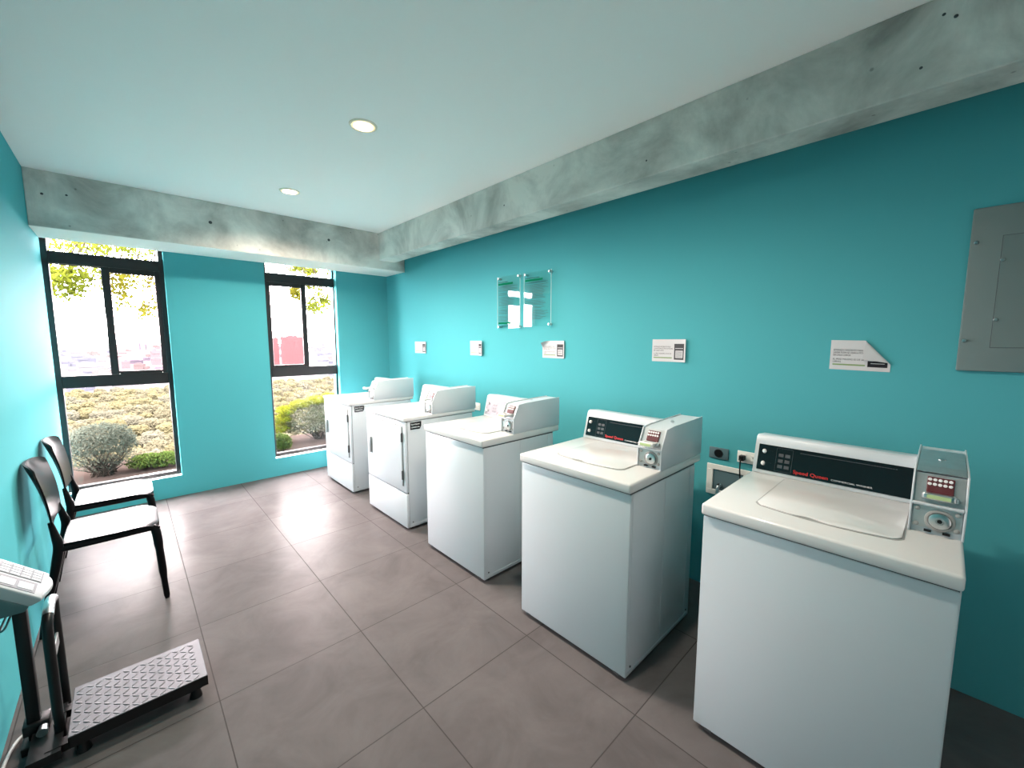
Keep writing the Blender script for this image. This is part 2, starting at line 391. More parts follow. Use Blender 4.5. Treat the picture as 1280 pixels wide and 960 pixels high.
# ------------------------------------------------------------------ machines
def coin_box(parent, W, ext, style):
    """coin meter on the machine's right-hand rear corner; ext = how far the coin slide stands out"""
    z0, cw = .888, .118
    prof = [(.240, z0), (.240, .978), (.286, 1.068), (.350, 1.074), (.675, 1.080), (.675, z0)]
    bm = BM()
    prism(bm, [(.250, z0), (.250, .976), (.294, 1.062), (.350, 1.069), (.672, 1.075), (.672, z0)], 'y', .004, cw-.004)
    prism(bm, prof, 'y', 0, .005, bev=.0012); prism(bm, prof, 'y', cw-.005, cw, bev=.0012)
    cb = obj('coin_box', bm, M_ENAMEL, parent, smooth=True)
    # ledge between lock plate and slot face
    obj('ledge', bx(.239, .262, .005, cw-.005, .974, .982, bev=.002), M_ENAMEL, cb)
    obj('lock_plate', bx(.247, .251, .008, cw-.008, z0+.018, .972, bev=.001), M_ZINC, cb)
    Ml = basis((.247, .052, .934), (0, -1, 0), (0, 0, 1))
    obj('lock_ring', lathe(BM(), [(.033, 0), (.033, .002), (.030, .004), (.026, .004), (.024, .0015), (.018, .0015)], Ml, 36), M_GREYF, cb, smooth=True)
    obj('lock_dial', lathe(BM(), [(.0235, .001), (.0235, .006), (.020, .008), (.009, .008), (.008, .006), (.006, .006)], Ml, 32), M_CHROME, cb, smooth=True)
    obj('keyhole', lathe(BM(), [(.0055, .006), (.0055, .0085), (.003, .009)], Ml, 16), M_BLACK, cb)
    for yy, zz in ((.016, .914), (.101, .914), (.016, .962), (.101, .962)):
        obj('bolt', lathe(BM(), [(.0065, 0), (.0065, .003), (.004, .0045)], basis((.247, yy, zz), (0, -1, 0), (0, 0, 1)), 14), M_GREYF, cb, smooth=True)
    for yy in (.036, .075):
        obj('slot_hole', bx(.2395, .2415+.008, yy-.008, yy+.008, z0+.008, z0+.013), M_BLACK, cb)
    # sloped slot face: local axes along width (-y) and up the slope
    o = Vector((.2495, cw/2, .978)); up = Vector((.044, 0, .086)).normalized(); nr = Vector((0, -1, 0)).cross(up)
    S = basis(o, (0, -1, 0), up)
    obj('slot_face', merge(BM(), bx(-.052, .052, .002, .093, 0, .0015), S), M_ZINC, cb)
    obj('slot_plate', merge(BM(), bx(-.028, .030, .034, .085, .0012, .006, bev=.002), S), M_MAROON, cb)
    bm = BM()
    for r_ in range(2):
        for k in range(5):
            merge(bm, lathe(BM(), [(.0046, .005), (.0046, .0072), (.0035, .0078)], Matrix.Translation((-.022+.011*k, .076-.014*r_, 0)), 12), S)
    obj('coin_slot_row', bm, M_WHITEP, cb)
    # coin slide: carriage with a green inset, pulled straight out towards the user
    zc = 1.008
    bm = BM(); box(bm, .262-ext-.004, .29, .028, .090, zc-.010, zc-.004, bev=.0015)
    obj('slide_plate', bm, M_CHROME, cb)
    bm = BM(); box(bm, .262-ext-.020, .262-ext, .024, .094, zc-.013, zc+.007, bev=.005, seg=3)
    for yy in (.030, .084): box(bm, .262-ext-.004, .275, yy, yy+.006, zc-.009, zc+.003, bev=.001)
    obj('slide_handle', bm, M_SOCKW if style != 'zinc' else M_CHROME, cb, smooth=True)
    obj('slide_label', bx(.262-ext-.0212, .262-ext-.0195, .034, .084, zc-.008, zc+.003), M_SLIDEG, cb)
    obj('slide_cover', merge(BM(), bx(-.036, .040, .014, .032, .001, .012, bev=.003), S), M_CHROME if style == 'zinc' else M_ZINC, cb)
    obj('top_lock', lathe(BM(), [(.010, 0), (.010, .003), (.007, .004)], Matrix.Translation((.46, cw*.5, 1.0755)), 16), M_CHROME, cb, smooth=True)
    if style == 'zinc':
        obj('top_plate', prism(BM(), [(.292, 1.0655), (.350, 1.0725), (.60, 1.0772), (.60, 1.0792), (.350, 1.0750), (.290, 1.0685)], 'y', .006, cw-.006), M_ZINC, cb)
    return cb
def console(parent, W, dryer, panel_mat, full_print):
    y0 = .119
    prof = [(.520, .888), (.558, 1.026), (.566, 1.044), (.582, 1.050), (.672, 1.040), (.675, .888)]
    c = obj('control_console', prism(BM(), prof, 'y', y0, W-.006, bev=.004), M_ENAMEL, parent, smooth=True)
    o = Vector((.520, W-.006, .888)); up = Vector((.038, 0, .138)).normalized()
    S = basis(o, (0, -1, 0), up); CW = W-.006-y0       # x runs to the machine's right, y up the face
    def put(nm, bm, mat): return obj(nm, merge(BM(), bm, S), mat, c)
    if dryer:
        put('control_panel', bx(.02, CW-.004, .020, .128, 0, .0025, bev=.001), M_WHITEP)
        put('display_window', bx(CW-.080, CW-.045, .080, .100, .002, .0045, bev=.001), M_PANEL)
        put('selector_knob', lathe(BM(), [(.020, .002), (.020, .014), (.014, .018), (.004, .018)], Matrix.Translation((CW-.05, .045, 0)), 24), M_GREYF)
        return c
    put('control_panel', bx(.016, CW-.002, .016, .128, 0, .003, bev=.001), panel_mat)
    bm = BM()
    for a in ((.085, .145, .022, .1205), ): 
        for q in ((a[0], a[1], a[2], a[2]+.0008), (a[0], a[1], a[3]-.0008, a[3]), (a[0], a[0]+.0008, a[2], a[3]), (a[1]-.0008, a[1], a[2], a[3])): box(bm, q[0], q[1], q[2], q[3], .003, .0033)
    for k in range(2):
        for j in range(3): box(bm, .094+.024*k, .112+.024*k, .036+.024*j, .050+.024*j, .003, .0033)
    put('cycle_chart', bm, M_GREYP)
    for yy in (.045, .098):
        put('indicator_knob', lathe(BM(), [(.010, .003), (.009, .012), (.005, .014)], Matrix.Translation((.040, yy, 0)) @ Matrix.Scale(.8, 4, (1, 0, 0)), 16), M_WHITEP)
        put('knob_scale', merge(BM(), text_bm('· · ·', .014), Matrix.Translation((.052, yy, .0031))), M_GREYP)
    if full_print:
        put('brand_lettering', merge(BM(), text_bm('Speed Queen', .020, bold=.0004, fit=.118), Matrix.Translation((.152, .026, .0032))), M_RED)
        put('model_lettering', merge(BM(), text_bm('COMMERCIAL WASHER', .009, fit=.125), Matrix.Translation((.280, .026, .0032))), M_WHITEP)
        bm = BM()
        for j in range(40): box(bm, .170+.0075*j, .170+.0075*j+.0045, .112, .1145, .003, .0033)
        put('header_lettering', bm, M_GREYP)
    else:
        put('brand_lettering', merge(BM(), text_bm('Speed Queen', .020, bold=.0004, fit=.118), Matrix.Translation((.152, .026, .0032))), M_RED)
    put('console_screw', lathe(BM(), [(.0055, 0), (.0055, .002), (.003, .003)], Matrix.Translation((CW*.56, .1455, -.004)), 12), M_BLACK)
    return c
def washer(y1, xf, W, ext, style, label, panel_mat, fp, rz=0):
    t = thing('washing_machine', label, 'washing machine', (xf, y1, 0), group='top loading coin washing machines', rz=rz)
    bm = BM(); box(bm, 0, .62, .004, W-.004, .022, .840, bev=.006)
    for xx in (.018, .30, .56): box(bm, xx, xx+.0025, .0028, .0045, .05, .838)   # pressed side seams
    box(bm, .012, .60, .0015, .006, .040, .046)
    obj('cabinet', bm, M_ENAMEL, t, smooth=True)
    obj('deck_seam', bx(.004, .615, .007, W-.007, .838, .846), M_SEAM, t)
    bm = BM(); box(bm, -.012, .676, 0, W, .845, .888, bev=.009, seg=3)
    obj('top_deck', bm, M_DECK, t, smooth=True)
    # lid outline with a bowed front edge and a finger dip
    a, b, f, r = .118, W-.130, .098, .50
    pts = []
    n = 40
    for k in range(n+1):
        u = k/n; y = a+.006+(b-a-.012)*u; bow = -.026*(1-(2*u-1)**2)
        dip = 0
        d = abs(u-.56)
        if d < .15: dip = .013*(.5+.5*math.cos(math.pi*d/.15))
        e = max(0, 1-min(u, 1-u)/.06); x = f+.026+bow+dip+.022*e*e
        pts.append((x, y))
    out = [(r, b-.010), (r, a+.004)]
    lid = pts+out
    gap_pts = [(p[0]-.004 if i <= n else p[0], p[1]) for i, p in enumerate(pts)]
    gap_pts = [(x-0.0, y) for x, y in gap_pts]
    gap_line = [(f+.022-.026*(1-(2*k/n-1)**2)+.020*max(0, 1-min(k/n, 1-k/n)/.06)**2, a+.001+(b-a-.002)*k/n) for k in range(n+1)]+[(r, b-.004), (r, a-.001)]
    obj('lid_gap_shade', prism(BM(), gap_line, 'z', .8878, .8887), M_GREYF, t)  # grey sheet standing in for the shaded gap around the lid
    obj('lid', prism(BM(), lid, 'z', .8884, .8925, bev=.0015), M_DECK, t, smooth=True)
    console(t, W, False, panel_mat, fp)
    coin_box(t, W, ext, style)
    for sx, sy in ((.05, .05), (.05, W-.05), (.57, .05), (.57, W-.05)):
        obj('foot', cyl(BM(), (sx, sy, 0), (sx, sy, .024), .022, .016, 14), M_BLACK, t)
    for sx in (.035, .585):
        obj('screw', lathe(BM(), [(.005, 0), (.005, .002), (.003, .003)], basis((sx, .004, .062), (1, 0, 0), (0, 0, 1)), 10), M_SEAM, t)
    for yy in (.05, W-.06):
        obj('toe_clip', bx(-.002, .004, yy-.012, yy+.012, .018, .026), M_SEAM, t)
    return t
washer(-.0767, 1.478, .6396, .004, 'zinc', 'white coin washing machine nearest the grey electrical panel, coin slide pushed in', M_PANEL, True)
washer(.8337, 1.458, .6429, .040, 'white', 'white coin washing machine between the nearest washer and the third one', M_PANEL, True)
washer(1.807, 1.478, .642, .055, 'white', 'white coin washing machine standing directly beside the dryers, greyish control panel', M_PANELG, False)
def dryer(y1, xf, W, ext, label):
    t = thing('tumble_dryer', label, 'dryer', (xf, y1, 0), group='front loading coin dryers')
    bm = BM(); box(bm, .022, .64, .003, W-.003, .022, .856, bev=.004)
    box(bm, .030, .63, .0012, .006, .040, .046); box(bm, .30, .303, .002, .004, .05, .85)
    obj('cabinet', bm, M_ENAMEL, t, smooth=True)
    obj('front_seam', bx(.018, .024, .006, W-.006, .03, .852), M_SEAM, t)
    obj('front_panel', bx(0, .019, 0, W, .304, .853, bev=.005), M_ENAMEL, t, smooth=True)
    obj('lower_panel', bx(0, .021, 0, W, .024, .296, bev=.005), M_ENAMEL, t, smooth=True)
    obj('deck_seam', bx(.004, .635, .006, W-.006, .853, .860), M_SEAM, t)
    obj('top_deck', bx(-.008, .668, 0, W, .858, .888, bev=.006, seg=2), M_DECK, t, smooth=True)
    bm = BM(); box(bm, -.0008, .002, .040, W-.045, .352, .822)
    obj('door_gap', bm, M_SEAM, t)
    d = obj('door', bx(-.012, .001, .044, W-.049, .356, .818, bev=.004, seg=3), M_ENAMEL, t, smooth=True)
    hy = W-.118
    obj('handle_recess', bx(-.0130, -.0115, hy-.016, hy+.016, .515, .655), M_GREYF, d)
    obj('handle', bx(-.030, -.012, hy+.004, hy+.014, .518, .652, bev=.003), M_CHROME, d, smooth=True)
    for zz in (.440, .735):
        obj('hinge', bx(-.016, -.002, .034, .047, zz-.035, zz+.035, bev=.003), M_SEAM, d)
    b = obj('badge', prism(BM(), [(.045, .792), (.128, .792), (.140, .815), (.140, .848), (.045, .848)], 'y', .0008, .004), M_PANEL, t)
    for s, zz, sz in (('Speed Queen', .827, .0135), ('COMMERCIAL', .804, .0125)):
        obj('badge_lettering', merge(BM(), text_bm(s, sz, bold=.0003, fit=.074), basis((.052, .0008, zz), (1, 0, 0), (0, 0, 1))), M_WHITEP, b)
    console(t, W, True, None, False); coin_box(t, W, ext, 'white')
    for sx, sy in ((.06, .05), (.06, W-.05), (.58, .05), (.58, W-.05)):
        obj('foot', cyl(BM(), (sx, sy, 0), (sx, sy, .024), .022, .016, 14), M_BLACK, t)
    obj('screw', lathe(BM(), [(.005, 0), (.005, .002), (.003, .003)], basis((.05, .003, .062), (1, 0, 0), (0, 0, 1)), 10), M_SEAM, t)
    return t
dryer(2.7457, 1.4855, .676, .055, 'white coin dryer next to the washing machines, second from the window')
dryer(3.790, 1.4877, .676, .070, 'white coin dryer in the far corner, right beside the window')

# ------------------------------------------------------------------ things on the right wall
def notice(y_hi, y_lo, z_lo, z_hi, label, name='paper_notice', curl=None, lines=(), pic='machine', lift=None, skew=0):
    """sheet taped to the right wall; u runs to the viewer's right (-y), v up; curl = (ux,vx,uy,vy,r,amax)"""
    w, h = y_hi-y_lo, z_hi-z_lo
    def surf(u, v, off):
        n = 0
        if curl:
            (px_, py_), (dx, dy), r, amax = curl
            s = (u-px_)*dx+(v-py_)*dy
            if s > 0:
                lim = r*amax
                if s < lim: a = s/r; du = r*math.sin(a)-s; n = r*(1-math.cos(a)); no = off
                else: a = amax; ex = s-lim; du = r*math.sin(a)+ex*math.cos(a)-s; n = r*(1-math.cos(a))+ex*math.sin(a)
                u, v = u+dx*(du-off*math.sin(a)), v+dy*(du-off*math.sin(a)); off = off*math.cos(a)
        if lift:
            k = max(0, (u/w-lift[0])/(1-lift[0])); n += lift[1]*k*k
        return Vector((RW-.0012-n-off, y_hi-u, z_lo+v+skew*u))
    t = thing(name, label, 'notice', (RW, (y_hi+y_lo)/2, z_lo), group='paper notices on the teal wall')
    o = t.location
    nu, nv = 40, 26
    bm = BM()
    grids = []
    for off in (.0003, -.0003):
        grids.append([[bm.verts.new(surf(w*i/nu, h*j/nv, off)-o) for j in range(nv+1)] for i in range(nu+1)])
    for gi, g in enumerate(grids):
        for i in range(nu):
            for j in range(nv):
                q = (g[i][j], g[i+1][j], g[i+1][j+1], g[i][j+1])
                bm.faces.new(q if gi == 0 else tuple(reversed(q)))
    A, B = grids
    for i in range(nu):
        bm.faces.new((A[i][0], B[i][0], B[i+1][0], A[i+1][0])); bm.faces.new((A[i+1][nv], B[i+1][nv], B[i][nv], A[i][nv]))
    for j in range(nv):
        bm.faces.new((A[0][j+1], B[0][j+1], B[0][j], A[0][j])); bm.faces.new((A[nu][j], B[nu][j], B[nu][j+1], A[nu][j+1]))
    bmesh.ops.recalc_face_normals(bm, faces=bm.faces)
    obj('sheet', bm, M_PAPER, t, smooth=True)
    def lay(nm, b, mat, sub=True):
        if sub: bmesh.ops.subdivide_edges(b, edges=[e for e in b.edges if e.calc_length() > .02], cuts=6, use_grid_fill=True)
        for v in b.verts: v.co = surf(v.co.x, v.co.y, .0007+v.co.z)-o
        return obj(nm, b, mat, t)
    def quad(b, u0, u1, v0, v1, z=0):
        vs = [b.verts.new(p) for p in ((u0*w, v0*h, z), (u1*w, v0*h, z), (u1*w, v1*h, z), (u0*w, v1*h, z))]; b.faces.new(vs); return b
    for s, u, v, sz, ft in lines:
        lay('printed_line', merge(BM(), text_bm(s, sz*h, 0, fit=ft*w), Matrix.Translation((u*w, v*h, 0))), M_INK, False)
    lay('green_rule', quad(BM(), .05, .60, .15, .20), M_PALEG)
    if pic == 'machine':
        p = lay('picture', quad(BM(), .66, .955, .10, .80), M_GPLATE if False else M_INKG)
        lay('picture_screen', quad(BM(), .70, .92, .18, .50, .0003), M_PAPER)
        b = BM()
        for k in range(4): quad(b, .715, .90, .22+.07*k, .245+.07*k, .0006)
        lay('picture_detail', b, M_INKG)
        lay('picture_slot', quad(BM(), .69, .93, .585, .61, .0003), M_PAPER)
    elif pic == 'pad':
        lay('picture', quad(BM(), .64, .955, .13, .33), M_INK)
        lay('picture_detail', quad(BM(), .69, .91, .24, .26, .0003), M_PAPER)
    return t
L1 = (('ESTIMADO RESIDENTE PARA', .05, .64, .085, .50), ('LAVAR ROPA SE USAN 6 FICHAS', .05, .555, .085, .56), ('DE CADA CARGA', .05, .47, .085, .30),
      ('EL PESO MÁXIMO ES DE 20', .05, .33, .085, .52), ('LIBRAS', .05, .245, .085, .14))
notice(.380, .165, 1.333, 1.470, 'paper notice with its top corner folded over, above the nearest washing machine', curl=((.117, .137), (.753, .658), .006, math.pi*.95), lines=L1, pic='pad', skew=-.004/.2)
notice(1.290, 1.072, 1.337, 1.475, 'flat paper notice with a machine picture, above the second washing machine from the electrical panel', lines=L1, lift=(.6, .012))
notice(2.235, 2.006, 1.330, 1.465, 'paper notice with its top left corner drooping, above the washing machine beside the dryers',
       curl=((.095, .135), (-.60, .80), .034, 1.75), lines=L1, lift=(.7, .010))
notice(3.187, 2.985, 1.326, 1.464, 'paper notice with a lifted right edge, above the dryer next to the washing machines', lines=L1, lift=(.5, .022))
notice(4.231, 3.985, 1.324, 1.454, 'smallest looking paper notice, farthest along the wall above the corner dryer', lines=L1, lift=(.75, .010))

def sign(y_hi, y_lo, z_lo, z_hi, label, seed, bottom_bar):
    t = thing('acrylic_sign', label, 'sign', (RW, (y_hi+y_lo)/2, z_lo), group='clear acrylic signs on the teal wall')
    o = t.location; off = .028; w, h = y_hi-y_lo, z_hi-z_lo
    def B(bm, u0, u1, v0, v1, d0, d1, bev=0): box(bm, -off-d1, -off-d0, y_hi-u1*w-o.y, y_hi-u0*w-o.y, v0*h, v1*h, bev=bev, seg=1); return bm
    obj('acrylic_plate', B(BM(), 0, 1, 0, 1, -.002, .002), M_ACRYL, t)
    for u in (-.001, .996): obj('polished_edge', B(BM(), u, u+.005, 0, 1, -.0021, .0021), M_WHITEP, t)
    for u in (.06, .94):
        for v in (.035, .965):
            yy, zz = y_hi-u*w-o.y, v*h
            s = obj('standoff', cyl(BM(), (-.001, yy, zz), (-off-.0075, yy, zz), .0085, seg=18), M_CHROME, t, smooth=True)
            obj('standoff_cap', cyl(BM(), (-off-.0075, yy, zz), (-off-.0105, yy, zz), .0095, .008, 18), M_CHROME, s, smooth=True)
    r = random.Random(seed)
    obj('green_heading_bar', B(BM(), .05, .70, .835, .872, .0021, .0024), M_GREEN, t)
    bm = BM(); x = .06
    for k in range(9):
        l = r.uniform(.02, .06); B(bm, x, x+l, .885, .897, .0021, .0024); x += l+.012
    obj('heading_text', bm, M_INK, t)
    bm = BM(); v = .80
    while v > .13:
        if r.random() < .12: v -= .018
        x, end = .06, r.uniform(.62, .92)
        while x < end:
            l = r.uniform(.02, .08); B(bm, x, min(x+l, end), v, v+.0062, .0021, .0024); x += l+.012
        v -= .0205
    obj('body_text', bm, M_INKG, t)
    if bottom_bar: obj('green_footer_bar', B(BM(), .05, .62, .085, .12, .0021, .0024), M_GREEN, t)
    return t
sign(2.752, 2.468, 1.571, 2.016, 'left of the two clear acrylic signs, with green bars at top and bottom', 3, True)
sign(2.422, 2.127, 1.580, 2.013, 'right of the two clear acrylic signs, nearer the viewer, one green bar', 5, False)

# electrical panel
t = thing('electrical_panel', 'grey metal electrical panel cover on the teal wall at the picture edge', 'electrical panel', (RW, -.215, 1.348))
def EB(y0, y1, z0, z1, d0, d1, bev=0): return bx(-d1, -d0, y0+.215, y1+.215, z0-1.348, z1-1.348, bev=bev, seg=2)
obj('cover', EB(-.40, -.030, 1.348, 1.975, 0, .016, .006), M_GPLATE, t, smooth=True)
obj('door_gap', EB(-.345, -.112, 1.440, 1.862, .0158, .0163), M_SEAM, t)
obj('panel_door', EB(-.3435, -.1135, 1.4415, 1.8605, .0150, .0172, .0008), M_GPLATE, t)
for y, z in ((-.046, 1.846), (-.044, 1.468), (-.118, 1.772), (-.119, 1.547), (-.385, 1.846), (-.385, 1.468)):
    obj('screw', lathe(BM(), [(.0065, .015), (.0065, .019), (.004, .022)], basis((0, y+.215, z-1.348), (0, -1, 0), (0, 0, 1)), 16), M_CHROME, t, smooth=True)

# sockets behind the nearest washing machine
def wall_plate(name, label, y_hi, y_lo, z_lo, z_hi, mat, cat='socket'):
    t = thing(name, label, cat, (RW, (y_hi+y_lo)/2, z_lo)); w, h = y_hi-y_lo, z_hi-z_lo
    obj('plate', bx(-.008, -.0005, -w/2, w/2, 0, h, bev=.003), mat, t, smooth=True)
    return t, w, h
t, w, h = wall_plate('dryer_socket', 'dark grey wall socket plate with one round black outlet', .908, .803, .790, .855, M_SOCKD)
obj('outlet', lathe(BM(), [(.024, .008), (.024, .010), (.021, .011), (.020, .009), (.004, .009)], basis((0, 0, h/2), (0, -1, 0), (0, 0, 1)), 24), M_BLACK, t, smooth=True)
def duplex(name, label, y_hi, y_lo, z_lo, z_hi):
    t, w, h = wall_plate(name, label, y_hi, y_lo, z_lo, z_hi, M_SOCKW)
    for s in (-1, 1):
        r = obj('receptacle', bx(-.0105, -.007, s*w*.23-.015, s*w*.23+.015, h/2-.017, h/2+.017, bev=.002), M_SOCKW, t)
        bm = BM()
        for q in (-.006, .006): box(bm, -.0112, -.0104, s*w*.23+q-.001, s*w*.23+q+.001, h/2, h/2+.008)
        obj('slot', bm, M_SEAM, r)
    return t
duplex('wall_socket', 'white double wall socket with a black plug, behind the nearest washing machine', .757, .640, .795, .860)
duplex('wall_socket', 'white wall socket between the dryer and the washing machine beside it', 3.125, 3.035, .795, .868)
t = thing('power_plug', 'black plug and cord in the white wall socket behind the nearest washing machine', 'plug', (RW-.011, .726, .828))
obj('plug_body', bx(-.034, 0, -.013, .013, -.016, .014, bev=.005, seg=3), M_BLACK, t, smooth=True)
obj('cord', tube(BM(), smooth_path([(-.030, 0, -.004), (-.042, 0, -.020), (-.040, -.002, -.10), (-.036, -.03, -.30), (-.035, -.10, -.60), (-.10, -.20, -.75)]), .0038, 8), M_BLACK, t, smooth=True)
t = thing('washer_outlet_box', 'white framed recessed water outlet box below the wall sockets', 'outlet box', (RW, .800, .575))
bm = BM(); Y0, Y1, Z1 = -.115, .115, .180
for a in ((Y0, Y1, 0, .03), (Y0, Y1, Z1-.03, Z1), (Y0, Y0+.035, .03, Z1-.03), (Y1-.035, Y1, .03, Z1-.03)): box(bm, -.010, -.0005, a[0], a[1], a[2], a[3], bev=.002, seg=1)
obj('surround', bm, M_SOCKW, t)
obj('recess', bx(-.003, -.0006, Y0+.034, Y1-.034, .029, Z1-.029), M_SOCKD, t)
for yy in (-.04, .04):
    v = obj('valve', tube(BM(), [(-.003, yy, .06), (-.03, yy, .06), (-.038, yy, .05), (-.038, yy, .02)], .010, 10), M_ZINC, t, smooth=True)
    obj('valve_lever', bx(-.045, -.018, yy-.004, yy+.004, .070, .076, bev=.002), M_BLACK, v)

# ------------------------------------------------------------------ chairs
def chair(y0, label):
    """black stacking chair facing +x with its back to the left wall; origin at floor, middle of its width"""
    t = thing('stacking_chair', label, 'chair', (0, y0, 0), group='black chairs along the left wall')
    hw = .198
    # seat shell
    nx, ny = 14, 14
    bm = BM(); top = []; bot = []
    for i in range(nx+1):
        u = i/nx
        rt, rb = [], []
        for j in range(ny+1):
            v = 2*j/ny-1
            wid = hw*(.93+.07*min(1, u*2))
            # rounded front corners
            x = -.300+.372*u - (.030*max(0, abs(v)-.55)**2/.2 if u > .5 else 0)*(u-.5)*2
            z = .452 - .010*(1-v*v)*math.sin(math.pi*min(1, u*1.1)) - .014*max(0, u-.8)**2/.04
            rt.append(bm.verts.new((x, wid*v, z))); rb.append(bm.verts.new((x, wid*v, z-.014)))
        top.append(rt); bot.append(rb)
    for i in range(nx):
        for j in range(ny):
            bm.faces.new((top[i][j], top[i+1][j], top[i+1][j+1], top[i][j+1])); bm.faces.new((bot[i][j+1], bot[i+1][j+1], bot[i+1][j], bot[i][j]))
        bm.faces.new((top[i][0], bot[i][0], bot[i+1][0], top[i+1][0])); bm.faces.new((top[i+1][ny], bot[i+1][ny], bot[i][ny], top[i][ny]))
    for j in range(ny):
        bm.faces.new((top[0][j+1], bot[0][j+1], bot[0][j], top[0][j])); bm.faces.new((top[nx][j], bot[nx][j], bot[nx][j+1], top[nx][j+1]))
    bmesh.ops.recalc_face_normals(bm, faces=bm.faces)
    s = obj('seat', bm, M_CHAIR, t, smooth=True)
    obj('seat_slot', bx(-.225, -.215, -.055, .055, .4430, .4452, bev=.001), M_SEAM, s)
    # rails under the seat
    bm = BM()
    for sg in (-1, 1): tube(bm, smooth_path([(-.315, sg*.185, .425), (-.15, sg*.186, .425), (.040, sg*.184, .425), (.058, sg*.182, .418)], 4), .014, 8)
    tube(bm, [(-.30, -.18, .425), (-.30, .18, .425)], .011, 8); tube(bm, [(.045, -.18, .423), (.045, .18, .423)], .012, 8)
    obj('seat_frame', bm, M_CHAIR, t, smooth=True)
    # legs
    for sg in (-1, 1):
        obj('leg', tube(BM(), smooth_path([(.036, sg*.180, .430), (.052, sg*.182, .405), (.060, sg*.184, .30), (.068, sg*.188, .12), (.074, sg*.191, 0)], 4),
                        [.019]*4+[.021]*4+[.018]*4+[.014]*4+[.0105], 10), M_CHAIR, t, smooth=True)
        pts = smooth_path([(-.402, sg*.190, 0), (-.372, sg*.188, .16), (-.335, sg*.185, .32), (-.314, sg*.181, .44), (-.321, sg*.176, .50), (-.333, sg*.170, .57)], 4)
        obj('leg', tube(BM(), pts, [.0115+.008*min(1, i/10) if i < 14 else .019-.0016*(i-14) for i in range(len(pts))], 10), M_CHAIR, t, smooth=True)
    # curved backrest
    nu, nv = 22, 14; bm = BM(); fr = []; bk = []
    for i in range(nu+1):
        a = 2*i/nu-1
        rf, rb = [], []
        for j in range(nv+1):
            v = j/nv
            half = (.186+.010*math.sin(math.pi*min(1, v*.8)))*(1-.10*max(0, (v-.9)/.1)**2-.10*max(0, (.1-v)/.1)**2)
            z = .535+.321*v - .020*v*abs(a)**6
            x = -.318-.075*v+.010*math.sin(math.pi*v) + .048*(a*a)*(.25+.75*v) - .020
            th = .007+.004*(1-abs(a))
            rf.append(bm.verts.new((x+th/2, half*a, z))); rb.append(bm.verts.new((x-th/2, half*a*1.012, z)))
        fr.append(rf); bk.append(rb)
    for i in range(nu):
        for j in range(nv):
            bm.faces.new((fr[i][j], fr[i+1][j], fr[i+1][j+1], fr[i][j+1])); bm.faces.new((bk[i][j+1], bk[i+1][j+1], bk[i+1][j], bk[i][j]))
        bm.faces.new((fr[i][0], bk[i][0], bk[i+1][0], fr[i+1][0])); bm.faces.new((fr[i+1][nv], bk[i+1][nv], bk[i][nv], fr[i][nv]))
    for j in range(nv):
        bm.faces.new((fr[0][j+1], bk[0][j+1], bk[0][j], fr[0][j])); bm.faces.new((fr[nu][j], bk[nu][j], bk[nu][j+1], fr[nu][j+1]))
    bmesh.ops.recalc_face_normals(bm, faces=bm.faces)
    obj('backrest', bm, M_CHAIR, t, smooth=True)
    return t
chair(3.155, 'black plastic chair nearer the scale, its back to the left wall')
chair(3.810, 'black plastic chair nearer the window, partly behind the other chair')

# ------------------------------------------------------------------ platform scale
t = thing('platform_scale', 'black platform scale with checker plate deck and white indicator head on a pole', 'scale', (-.05, 2.15, 0))
O = Vector((-.05, 2.15, 0))
def S_(bm): bmesh.ops.translate(bm, verts=bm.verts, vec=-O); return bm
PX0, PX1, PY0, PY1, PZ = -.243, .150, 1.985, 2.268, .100
deck = obj('platform', S_(bx(PX0, PX1, PY0, PY1, PZ-.004, PZ, bev=.0015, seg=1)), M_CHECK, t)
bm = BM()
k = 0
x = PX0+.018
while x < PX1-.012:
    y = PY0+.016; j = 0
    while y < PY1-.012:
        a = R(45) if (k+j) % 2 else R(-45)
        Mx = Matrix.Translation((x, y, PZ)) @ Matrix.Rotation(a, 4, 'Z') @ Matrix.Diagonal((.0140, .0042, .0017, 1))
        bmesh.ops.create_icosphere(bm, subdivisions=2, radius=1, matrix=Mx)
        y += .0262; j += 1
    x += .0262; k += 1
obj('tread_pattern', S_(bm), M_CHECK, deck, smooth='all')
bm = BM()
for a in ((PX0, PX1, PY0, PY0+.003), (PX0, PX1, PY1-.003, PY1), (PX0, PX0+.003, PY0, PY1), (PX1-.003, PX1, PY0, PY1)): box(bm, a[0], a[1], a[2], a[3], PZ-.042, PZ-.0035)
obj('skirt', S_(bm), M_BLACK, deck)
bm = BM(); box(bm, PX0-.06, PX1-.02, PY0+.03, PY0+.07, .035, .062); box(bm, PX0-.06, PX1-.02, PY1-.07, PY1-.03, .035, .062); box(bm, PX0-.10, PX0-.02, PY0+.01, PY1-.01, .030, .060)
box(bm, -.10, -.06, PY0+.07, PY1-.07, .035, .060)
obj('base_frame', S_(bm), M_BLACK, t)
for xx in (PX0+.03, PX1-.04):
    for yy in (PY0+.045, PY1-.045):
        obj('foot', S_(cyl(BM(), (xx, yy, 0), (xx, yy, .036), .022, .014, 16)), M_BLACK, t, smooth=True)
hp = smooth_path([(-.272, 2.105, .03), (-.272, 2.105, .25), (-.272, 2.106, .43), (-.270, 2.122, .485), (-.270, 2.20, .507), (-.270, 2.276, .485), (-.272, 2.294, .43), (-.272, 2.295, .25), (-.272, 2.295, .03)], 6)
h = obj('handle', S_(tube(BM(), hp, .0145, 12)), M_BLACK, t, smooth=True)
obj('grip_sleeve', S_(tube(BM(), hp[19:30], .0155, 12)), M_CHROME, h, smooth=True)
obj('cross_plate', S_(bx(-.276, -.268, 2.118, 2.282, .30, .345, bev=.002)), M_ZINC, h)
